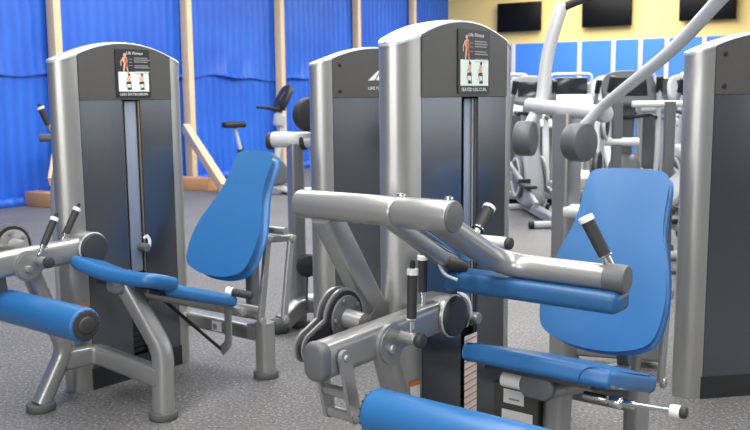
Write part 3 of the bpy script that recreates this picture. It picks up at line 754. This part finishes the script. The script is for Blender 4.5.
# ------------------------------------------------------------------ cardio machines
def stabil(parent, x, w, z=.045, r=.04):
    bm = new(); tube(bm, (x, -w / 2, z), (x, w / 2, z), r, 18, .01); o = obj('stabiliser', bm, M['lightgrey'], parent)
    for s in (-1, 1):
        bm = new(); cyl(bm, (x, s * w / 2, z), (0, 1, 0), r * 1.12, .06, .012, 18); obj('stabiliser_cap', bm, M['blackmatt'], o)
    return o
def bike(root, tint='lightgrey'):
    """faces +x"""
    stabil(root, -.42, .5); stabil(root, .50, .5)
    bm = new(); sweep(bm, fillet([(-.42, 0, .06), (-.15, 0, .17), (.20, 0, .17), (.50, 0, .06)], .08), rrect(.10, .09, .02)); obj('frame', bm, M[tint], root)
    bm = new(); ol = smooth_closed([(-.20, .16), (.15, .14), (.44, .17), (.50, .34), (.42, .52), (.30, .62), (.22, .66), (.12, .60), (.0, .52), (-.14, .46), (-.24, .34)], 4)
    cushion(bm, ol, .17, .05, ((0, 0, 0), (1, 0, 0), (0, 0, 1), (0, -1, 0))); obj('drive_shroud', bm, M['grey_plastic'], root, smooth=60)
    bm = new()
    for s in (-1, 1): cyl(bm, (.12, s * .095, .34), (0, 1, 0), .13, .02, .006, 28)
    obj('crank_cover', bm, M[tint], root)
    for s in (-1, 1):
        bm = new(); bar(bm, (.12, s * .12, .34), (.12 + s * .11, s * .13, .34 - s * .12), .03, .02, .006); o = obj('crank', bm, M['midgrey'], root)
        bm = new(); box(bm, (.12 + s * .11, s * .19, .34 - s * .12), (.11, .10, .03), .008); obj('pedal', bm, M['blackmatt'], o)
    bm = new(); sweep(bm, [(-.16, 0, .42), (-.24, 0, .72)], rrect(.10, .08, .025), up=(1, 0, 0)); o = obj('seat_sleeve', bm, M['blackmatt'], root)
    bm = new(); tube(bm, (-.22, 0, .66), (-.31, 0, 1.04), .028, 18); o = obj('seat_post', bm, M['lightgrey'], root)
    bm = new(); ol = smooth_closed([(-.16, -.12), (-.10, -.135), (.02, -.09), (.16, -.03), (.19, 0), (.16, .03), (.02, .09), (-.10, .135), (-.16, .12), (-.18, 0)], 4)
    cushion(bm, ol, .085, .034, ((-.32, 0, 1.085), (1, 0, 0), (0, 1, 0), (0, 0, 1)), crown=.012); obj('saddle', bm, M['blackmatt'], root, smooth=60)
    bm = new(); sweep(bm, fillet([(.32, 0, .55), (.40, 0, .95), (.44, 0, 1.22)], .1), rrect(.12, .09, .03), up=(1, 0, 0)); obj('console_mast', bm, M[tint], root)
    bm = new(); sweep(bm, [(.36, 0, 1.05), (.40, 0, 1.24)], rrect(.20, .16, .06), up=(1, 0, 0), round_end=.04); obj('bottle_holder', bm, M['lightgrey'], root)
    bm = new(); ol = smooth_closed([(-.19, -.12), (.0, -.15), (.19, -.12), (.22, .02), (.17, .16), (.0, .20), (-.17, .16), (-.22, .02)], 4); ol = [(p * 1.25, q * 1.25) for p, q in ol]
    cushion(bm, ol, .08, .03, ((.44, 0, 1.45), (0, 1, 0), (.45, 0, .89), (-.89, 0, .45))); c = obj('console', bm, M['blackmatt'], root, smooth=60)
    bm = new(); box(bm, (0, 0, 0), (.01, .26, .16), .004)
    bmesh.ops.rotate(bm, verts=bm.verts, cent=(0, 0, 0), matrix=Matrix.Rotation(R(27), 3, 'Y')); bmesh.ops.translate(bm, verts=bm.verts, vec=(.412, 0, 1.47)); obj('console_screen', bm, M['lightgrey'], c)
    bm = new()
    sweep(bm, fillet([(.10, -.22, 1.34), (.18, -.25, 1.34), (.36, -.22, 1.30), (.42, 0, 1.27), (.36, .22, 1.30), (.18, .25, 1.34), (.10, .22, 1.34)], .08), circ(.021, 14)); hb = obj('handlebar', bm, M['blackmatt'], root)
    bm = new(); sweep(bm, fillet([(.42, -.20, 1.30), (.30, -.25, 1.42), (.42, -.22, 1.56)], .08), circ(.02, 12)); obj('side_grip', bm, M['blackmatt'], hb)
def elliptical(root, tint='lightgrey', dark='midgrey'):
    """rider faces +x"""
    stabil(root, -.85, .55); stabil(root, .75, .60)
    bm = new(); sweep(bm, [(-.85, 0, .09), (.75, 0, .09)], rrect(.12, .10, .02)); obj('base_beam', bm, M[tint], root)
    bm = new(); ol = smooth_closed([(.10, .12), (.60, .10), (.86, .16), (.92, .42), (.84, .72), (.62, .86), (.40, .82), (.24, .62), (.12, .38)], 4)
    cushion(bm, ol, .24, .07, ((0, 0, 0), (1, 0, 0), (0, 0, 1), (0, -1, 0))); obj('drive_shroud', bm, M[tint], root, smooth=60)
    for s in (-1, 1):
        bm = new(); cyl(bm, (.50, s * .145, .46), (0, 1, 0), .27, .035, .01, 40); w = obj('crank_disc', bm, M['grey_plastic'], root)
        bm = new()
        pr = [(-.012, .215), (.012, .215), (.012, .25), (-.012, .25), (-.012, .215)]
        lathe(bm, pr, (.50, s * .165, .46), (0, 1, 0), 40); obj('disc_ring', bm, M['lightgrey'], w)
        ph = .8 if s > 0 else .8 + pi
        cx, cz = .50 + .20 * math.cos(ph), .46 + .20 * math.sin(ph)
        bm = new(); sweep(bm, [(cx, s * .21, cz), (-.45, s * .21, .30 + s * .06), (-.82, s * .21, .26)], rrect(.05, .07, .015)); a = obj('pedal_link', bm, M['midgrey'], root)
        bm = new(); box(bm, (-.36, s * .21, .37 + s * .06), (.36, .15, .04), .014); box(bm, (-.19, s * .21, .40 + s * .06), (.03, .15, .08), .01); obj('pedal', bm, M['blackmatt'], a)
        bm = new(); sweep(bm, fillet([(.42, s * .27, .42), (.40, s * .29, .90), (.34 - s * .10, s * .30, 1.25), (.22 - s * .12, s * .27, 1.62)], .15), circ(.026, 16)); a = obj('swing_arm', bm, M[dark], root)
        bm = new(); tube(bm, (.262 - s * .12, s * .281, 1.50), (.21 - s * .12, s * .268, 1.66), .034, 16, .01); obj('swing_grip', bm, M['blackmatt'], a)
    bm = new(); sweep(bm, fillet([(.62, 0, .78), (.56, 0, 1.10), (.50, 0, 1.40)], .1), rrect(.16, .10, .03), up=(1, 0, 0)); obj('console_mast', bm, M[tint], root)
    bm = new(); ol = smooth_closed([(-.24, -.14), (.0, -.18), (.24, -.14), (.28, .02), (.22, .18), (.0, .22), (-.22, .18), (-.28, .02)], 4)
    cushion(bm, ol, .09, .035, ((.47, 0, 1.52), (0, 1, 0), (.42, 0, .91), (-.91, 0, .42))); c = obj('console', bm, M[tint], root, smooth=60)
    bm = new(); box(bm, (0, 0, 0), (.012, .34, .20), .004)
    bmesh.ops.rotate(bm, verts=bm.verts, cent=(0, 0, 0), matrix=Matrix.Rotation(R(25), 3, 'Y')); bmesh.ops.translate(bm, verts=bm.verts, vec=(.432, 0, 1.56)); obj('console_screen', bm, M['screen'], c)
    bm = new(); sweep(bm, fillet([(.20, -.20, 1.25), (.40, -.22, 1.28), (.50, 0, 1.24), (.40, .22, 1.28), (.20, .20, 1.25)], .08), circ(.02, 14)); obj('handlebar', bm, M['blackmatt'], root)
def treadmill(root, tint='lightgrey'):
    """runner faces +x"""
    bm = new(); box(bm, (-.35, 0, .15), (1.75, .78, .12), .03); d = obj('deck', bm, M['midgrey'], root)
    bm = new(); box(bm, (-.40, 0, .213), (1.60, .52, .012), .003); obj('running_belt', bm, M['blackmatt'], d)
    for s in (-1, 1):
        bm = new(); cyl(bm, (-1.10, s * .34, .05), (0, 1, 0), .05, .06, .01, 18); obj('deck_foot', bm, M['blackmatt'], d)
        bm = new(); sweep(bm, fillet([(.42, s * .40, .05), (.46, s * .40, .60), (.60, s * .40, 1.22)], .12), rrect(.10, .07, .02), up=(1, 0, 0)); obj('console_upright', bm, M[tint], root)
        bm = new(); sweep(bm, fillet([(.58, s * .40, 1.12), (.40, s * .42, 1.16), (-.02, s * .42, 1.10), (-.06, s * .42, 1.02)], .08), circ(.028, 16)); h = obj('handrail', bm, M[tint], root)
        bm = new(); tube(bm, (.34, s * .42, 1.155), (.02, s * .42, 1.105), .033, 16, .006); obj('rail_grip', bm, M['blackmatt'], h)
    bm = new(); ol = smooth_closed([(.30, .06), (.80, .05), (.92, .10), (.88, .24), (.66, .32), (.42, .28), (.30, .20)], 4)
    cushion(bm, ol, .66, .05, ((0, 0, 0), (1, 0, 0), (0, 0, 1), (0, -1, 0))); obj('motor_hood', bm, M[tint], root, smooth=60)
    bm = new(); ol = smooth_closed([(-.40, -.12), (0, -.15), (.40, -.12), (.45, .0), (.36, .16), (.0, .20), (-.36, .16), (-.45, .0)], 4)
    cushion(bm, ol, .11, .04, ((.60, 0, 1.32), (0, 1, 0), (.50, 0, .87), (-.87, 0, .50))); c = obj('console', bm, M[tint], root, smooth=60)
    bm = new(); box(bm, (.66, 0, 1.58), (.05, .50, .34), .02); obj('console_screen', bm, M['screen'], c)
    bm = new(); sweep(bm, fillet([(.66, -.32, 1.34), (.68, -.32, 1.80), (.68, .32, 1.80), (.66, .32, 1.34)], .08), circ(.024, 14)); obj('screen_hoop', bm, M['offwhite'], c)

b1 = thing('exercise_bike', 'upright exercise bike with black saddle and console by the blue wall', 'exercise bike', (-1.80, 13.2, 0), R(22))
bike(b1)
G = 'cardio machines under the wall televisions'
def P3(px, d): return ((px - 375) / 870 * d, d * 1.0, 0)
for kind, tint, x, y, a, lab in (
    ('e', 'midgrey', 1.98, 10.5, 93, 'elliptical with pale rings just right of the seated leg curl tower'),
    ('e', 'offwhite', 2.98, 10.5, 87, 'pale elliptical straight behind the bend of the slanting lever arm'),
    ('e', 'lightgrey', 3.95, 10.4, 95, 'elliptical beside the smoked weight tower, furthest right of the nearer row'),
    ('t', 'lightgrey', 2.05, 12.9, 90, 'treadmill peeking out between the seated leg curl tower and the left lever arm'),
    ('t', 'offwhite', 3.02, 12.9, 88, 'treadmill with dark screen in a white hoop, just right of the left lever arm'),
    ('t', 'midgrey', 4.05, 12.9, 92, 'grey treadmill in the far row, seen under the long slanting lever arm'),
    ('t', 'lightgrey', 5.05, 12.9, 90, 'treadmill furthest right in the far row, beside the smoked weight tower')):
    e = thing('elliptical_trainer' if kind == 'e' else 'treadmill', lab, 'elliptical' if kind == 'e' else 'treadmill', (x, y, 0), R(a), G)
    (elliptical if kind == 'e' else treadmill)(e, tint)
e = thing('elliptical_trainer', 'dark grey elliptical right behind the bench frame', 'elliptical', (2.62, 8.55, 0), R(90), G); elliptical(e, 'grey_plastic', 'lightgrey')
e = thing('exercise_bike', 'dark bike beside the bench frame, close to the smoked weight tower', 'exercise bike', (3.45, 8.5, 0), R(92), G); bike(e, 'midgrey')

for k, (x, y, a, lab) in enumerate(((2.35, 15.6, -80, 'far silver weight tower nearest the seated leg curl tower'), (3.25, 15.6, -96, 'far silver weight tower directly behind the left counterweight of the pulldown'),
        (4.15, 15.5, -84, 'far silver weight tower behind the bend of the slanting lever arm'), (5.05, 15.5, -92, 'far silver weight tower seen through the bench frame'), (5.95, 15.4, -88, 'far silver weight tower beside the smoked tower\'s edge'))):
    t = thing('weight_tower', lab, 'weight tower', (x - .29, y, 0), R(a), 'weight towers in the far row'); tower(t, None)

# weight bench and plate frame right of the pulldown upright
f = thing('bench_press_frame', 'grey bench frame with horizontal rails behind the blue backrest', 'weight bench', (2.05, 7.3, 0), R(-10))
def benchframe(root):
    for x in (-.02, .40):
        bm = new(); sweep(bm, [(x, 0, .02), (x, 0, 1.42 if x else 1.50)], rrect(.085, .085, .015)); u = obj('upright', bm, M['grey_plastic'], root)
        bm = new(); box(bm, (x, 0, .015), (.16, .30, .03), .006); obj('foot_plate', bm, M['foot'], u)
    bm = new(); tube(bm, (-.12, -.02, 1.09), (.16, -.02, 1.09), .034, 18, .008); obj('bar_hook', bm, M['offwhite'], root)
    bm = new(); bar(bm, (-.10, 0, .60), (.75, 0, .60), .08, .08, .015); obj('cross_beam', bm, M['midgrey'], root)
    bm = new(); tube(bm, (.10, .05, 1.40), (.80, .05, 1.40), .028, 16, .008); obj('top_rail', bm, M['offwhite'], root)
    bm = new(); sweep(bm, [(.30, -.35, .62), (.72, -.15, 1.00)], rrect(.30, .07, .025), up=(0, 0, 1), round_end=.02); obj('bench_pad', bm, M['midgrey'], root)
    bm = new(); sweep(bm, [(.50, -.25, .02), (.50, -.25, .78)], rrect(.08, .08, .015)); obj('bench_leg', bm, M['midgrey'], root)
benchframe(f)
for k, (x, y, z, r, lab) in enumerate([(1.90, 7.20, 1.235, .120, 'black weight plate with a pale rim, behind the right counterweight'), (1.84, 7.20, .90, .120, 'lower black weight plate hanging under the rimmed one')]):
    bm = new(); lathe(bm, [(-.02, 0), (-.02, r * .95), (-.012, r), (.012, r), (.02, r * .95), (.02, 0)], (x, y, z), (.9, -.45, 0), 32, 0)
    lathe(bm, [(-.026, r * .80), (.026, r * .80), (.026, r), (-.026, r), (-.026, r * .80)], (x, y, z), (.9, -.45, 0), 32, 1)
    tag(obj('weight_plate', bm, [M['rubber'], M['offwhite'] if k == 0 else M['grey_plastic']]), lab, 'weight plate', 'weight plates on the bench frame')

# ------------------------------------------------------------------ room
u = Vector((math.sin(R(29.7)), math.cos(R(29.7)), 0)); mdir = Vector((u.y, -u.x, 0))
W0 = Vector((-4.780, 12.921, 0)); CORN = Vector((2.077, 24.944, 0))
bm = new(); box(bm, (2, 10, -.05), (46, 44, .1), 0); obj('floor', bm, M['floor'], kind='structure')
def wallframe(o, origin, d):
    o.location = origin; o.rotation_euler = (0, 0, math.atan2(d.y, d.x)); return o
# left wall: two lapped courses of sheeting, the upper hanging over the lower
bm = new(); H1 = 5.2; n = 160; x0, x1 = -12.0, 13.84
def lap(z_lo, z_hi, off, wob):
    rows = []
    zs = [z_lo, z_lo + .03, z_lo + .10, z_lo + .5, (z_lo + z_hi) / 2, z_hi]
    for zi, z in enumerate(zs):
        r = []
        for i in range(n + 1):
            x = x0 + (x1 - x0) * i / n
            sag = .03 * math.sin(x * 2.1) + .02 * math.sin(x * 5.3 + 1)
            yo = -off - (.03 if zi < 2 else 0) * (1 + math.sin(x * 3.3)) * wob - .012 * math.sin(x * 7 + z * 2)
            r.append(bm.verts.new((x, yo, z + (sag if zi < 3 and z_lo > .1 else 0))))
        rows.append(r)
    for a, b_ in zip(rows[:-1], rows[1:]):
        for i in range(n): bm.faces.new((a[i], a[i + 1], b_[i + 1], b_[i]))
lap(.0, 2.1, .0, 0); lap(1.86, H1, .035, 1)
wallframe(obj('wall_left', bm, M['sheet'], smooth=30, kind='structure'), W0, u)
# rolled hem of sheeting along the floor
bm = new(); pts = [(x0 + (x1 - x0) * i / 60, -.10 - .03 * math.sin(i * 1.7), .055 + .012 * math.sin(i * .9)) for i in range(61)]
sweep(bm, pts, circ(.085, 12)); wallframe(obj('trim_1', bm, M['sheet'], kind='structure'), W0, u)
# right wall
bm = new(); box(bm, (7, .10, 2.6), (14, .2, 5.2), 0); wallframe(obj('wall_back', bm, M['yellow'], kind='structure'), CORN, mdir)
bm = new(); box(bm, (7, -.02, 1.43), (14, .05, 2.86), 0); wallframe(obj('trim_2', bm, M['bluepanel'], kind='structure'), CORN, mdir)
for i, bs in enumerate((.2, 1.1, 2.0, 2.92, 3.82, 4.70, 5.38, 6.02, 6.9, 7.8)):
    bm = new(); box(bm, (bs, -.065, 1.43), (.11, .04, 2.86), .008); wallframe(obj('trim_%d' % (i + 3), bm, M['batten'], kind='structure'), CORN, mdir)
labs = ['black wall television furthest left on the yellow wall', 'middle black television of the three on the yellow wall', 'black wall television furthest right, partly behind the slanting lever arm']
for (a, b_), zb, lab in zip(((1.58, 2.80), (3.90, 5.16), (6.30, 7.60)), (3.18, 3.20, 3.24), labs):
    t = thing('wall_television', lab, 'television', CORN + mdir * ((a + b_) / 2) - u * .10, math.atan2(mdir.y, mdir.x), 'televisions on the yellow wall')
    w = b_ - a; h = w * .62
    bm = new(); box(bm, (0, -.06, zb + h / 2), (w, .09, h), .012); obj('housing', bm, M['black'], t)
    bm = new(); box(bm, (0, -.106, zb + h / 2 + .01), (w - .07, .006, h - .09), .002); obj('screen', bm, M['black'], t)
    bm = new(); box(bm, (0, .04, zb + h / 2), (.30, .12, .30), .01); obj('wall_bracket', bm, M['blackmatt'], t)
# timber posts against the left wall with raking braces
def post_label(i): return ['leftmost timber post, rising behind the leg extension tower', 'timber post just right of the leg extension tower, with a raking brace', 'timber post above the exercise bike console',
                           'slim timber post between the bike and the logo tower\'s top', 'far timber post nearest the yellow wall'][i]
for i, s in enumerate((.05, 2.88, 5.62, 8.64, 11.45)):
    bm = new(); box(bm, (s, -.14, H1 / 2), (.13, .16, H1), .008)
    tag(wallframe(obj('timber_post', bm, M['wood']), W0, u), post_label(i), 'timber post', 'timber posts along the blue wall')
for i, (s, p0, p1, bc, bs) in enumerate(((.05, (-.10, -.26, .80), (-.50, -.58, .34), (-.56, -.50, .10), (.24, .62, .20)), (2.88, (2.66, -.24, .98), (1.70, -1.84, .09), (2.06, -.78, .10), (.26, 1.05, .20)))):
    bm = new(); bar(bm, p0, p1, .12, .16, .006)
    tag(wallframe(obj('timber_brace', bm, M['wood']), W0, u), ['short raking timber brace left of the leg extension tower', 'raking timber brace sloping down right of the leg extension tower'][i], 'timber brace', 'raking timber braces')
    bm = new(); box(bm, bc, bs, .01)
    tag(wallframe(obj('timber_block', bm, M['wood2']), W0, u), ['stacked timber footing left of the leg extension tower', 'orange timber footing under the raking brace, right of the tower'][i], 'timber block', 'timber footings')

# ------------------------------------------------------------------ light
def area(name, loc, size, power, rot=(0, 0, 0), col=(1, 1, 1)):
    l = bpy.data.lights.new(name, 'AREA'); l.shape = 'RECTANGLE'; l.size, l.size_y = size; l.energy = power; l.color = col
    o = bpy.data.objects.new(name, l); COL.objects.link(o); o.location = loc; o.rotation_euler = rot; return o
area('ceiling_light', (-1.2, 2.2, 4.6), (.9, 9), 300, (0, 0, R(-20)), (1, .98, .95))
area('ceiling_light', (2.2, 3.0, 4.6), (.9, 9), 300, (0, 0, R(-20)), (1, .98, .95))
area('ceiling_light', (-1.5, 11.0, 5.0), (3, 8), 420, (0, 0, R(-30)), (1, .99, .97))
area('ceiling_light', (4.0, 14.0, 5.0), (3, 9), 560, (0, 0, R(-30)), (1, .98, .94))
area('ceiling_light', (4.5, 19.5, 5.0), (4, 5), 480, (0, 0, R(-30)), (1, .96, .90))
area('highlight_fill', (-4.2, -2.2, 2.2), (.8, 2.6), 80, (R(90), 0, R(-58)), (1, .99, .96))  # added upright fill lamp, gives the silver columns a vertical highlight
area('highlight_fill', (-2.2, -4.5, 2.3), (1.3, 2.6), 110, (R(90), 0, R(-15)), (1, .99, .97))  # second added fill lamp for bright streaks on the columns
area('highlight_fill', (9.5, 3.0, 2.35), (14, 2.9), 200, (R(90), 0, R(90)), (.97, .99, 1))  # added large fill lamp, its reflection lightens the upper smoked panels
w = bpy.data.worlds.new('gym_daylight'); SC.world = w; w.use_nodes = True
nt = w.node_tree; bg = nt.nodes['Background']
tc = nt.nodes.new('ShaderNodeTexCoord'); sp = nt.nodes.new('ShaderNodeSeparateXYZ'); nt.links.new(tc.outputs['Generated'], sp.inputs[0])
r = nt.nodes.new('ShaderNodeValToRGB'); el = r.color_ramp.elements
el[0].position = .35; el[0].color = (.25, .25, .27, 1); el[1].position = .62; el[1].color = (.92, .96, 1, 1)
mr = nt.nodes.new('ShaderNodeMapRange'); mr.inputs['From Min'].default_value = -1; mr.inputs['From Max'].default_value = 1
nt.links.new(sp.outputs['Z'], mr.inputs['Value']); nt.links.new(mr.outputs['Result'], r.inputs['Fac']); nt.links.new(r.outputs['Color'], bg.inputs['Color'])
bg.inputs['Strength'].default_value = .22

# ------------------------------------------------------------------ camera
cam = bpy.data.cameras.new('camera'); co = bpy.data.objects.new('camera', cam); COL.objects.link(co)
cam.sensor_width = 36; cam.lens = 870 / 750 * 36; cam.clip_start = .05
co.location = (0, 0, 1.48)
co.rotation_mode = 'QUATERNION'
q = Matrix.Rotation(math.pi / 2 - math.atan(118 / 870), 3, 'X')
co.rotation_quaternion = (q @ Matrix.Rotation(R(-.55), 3, 'Z')).to_quaternion()
cam.dof.use_dof = True; cam.dof.focus_distance = 3.0; cam.dof.aperture_fstop = 5.6
SC.camera = co
SC.view_settings.view_transform = 'Standard'; SC.view_settings.look = 'None'; SC.view_settings.exposure = .22
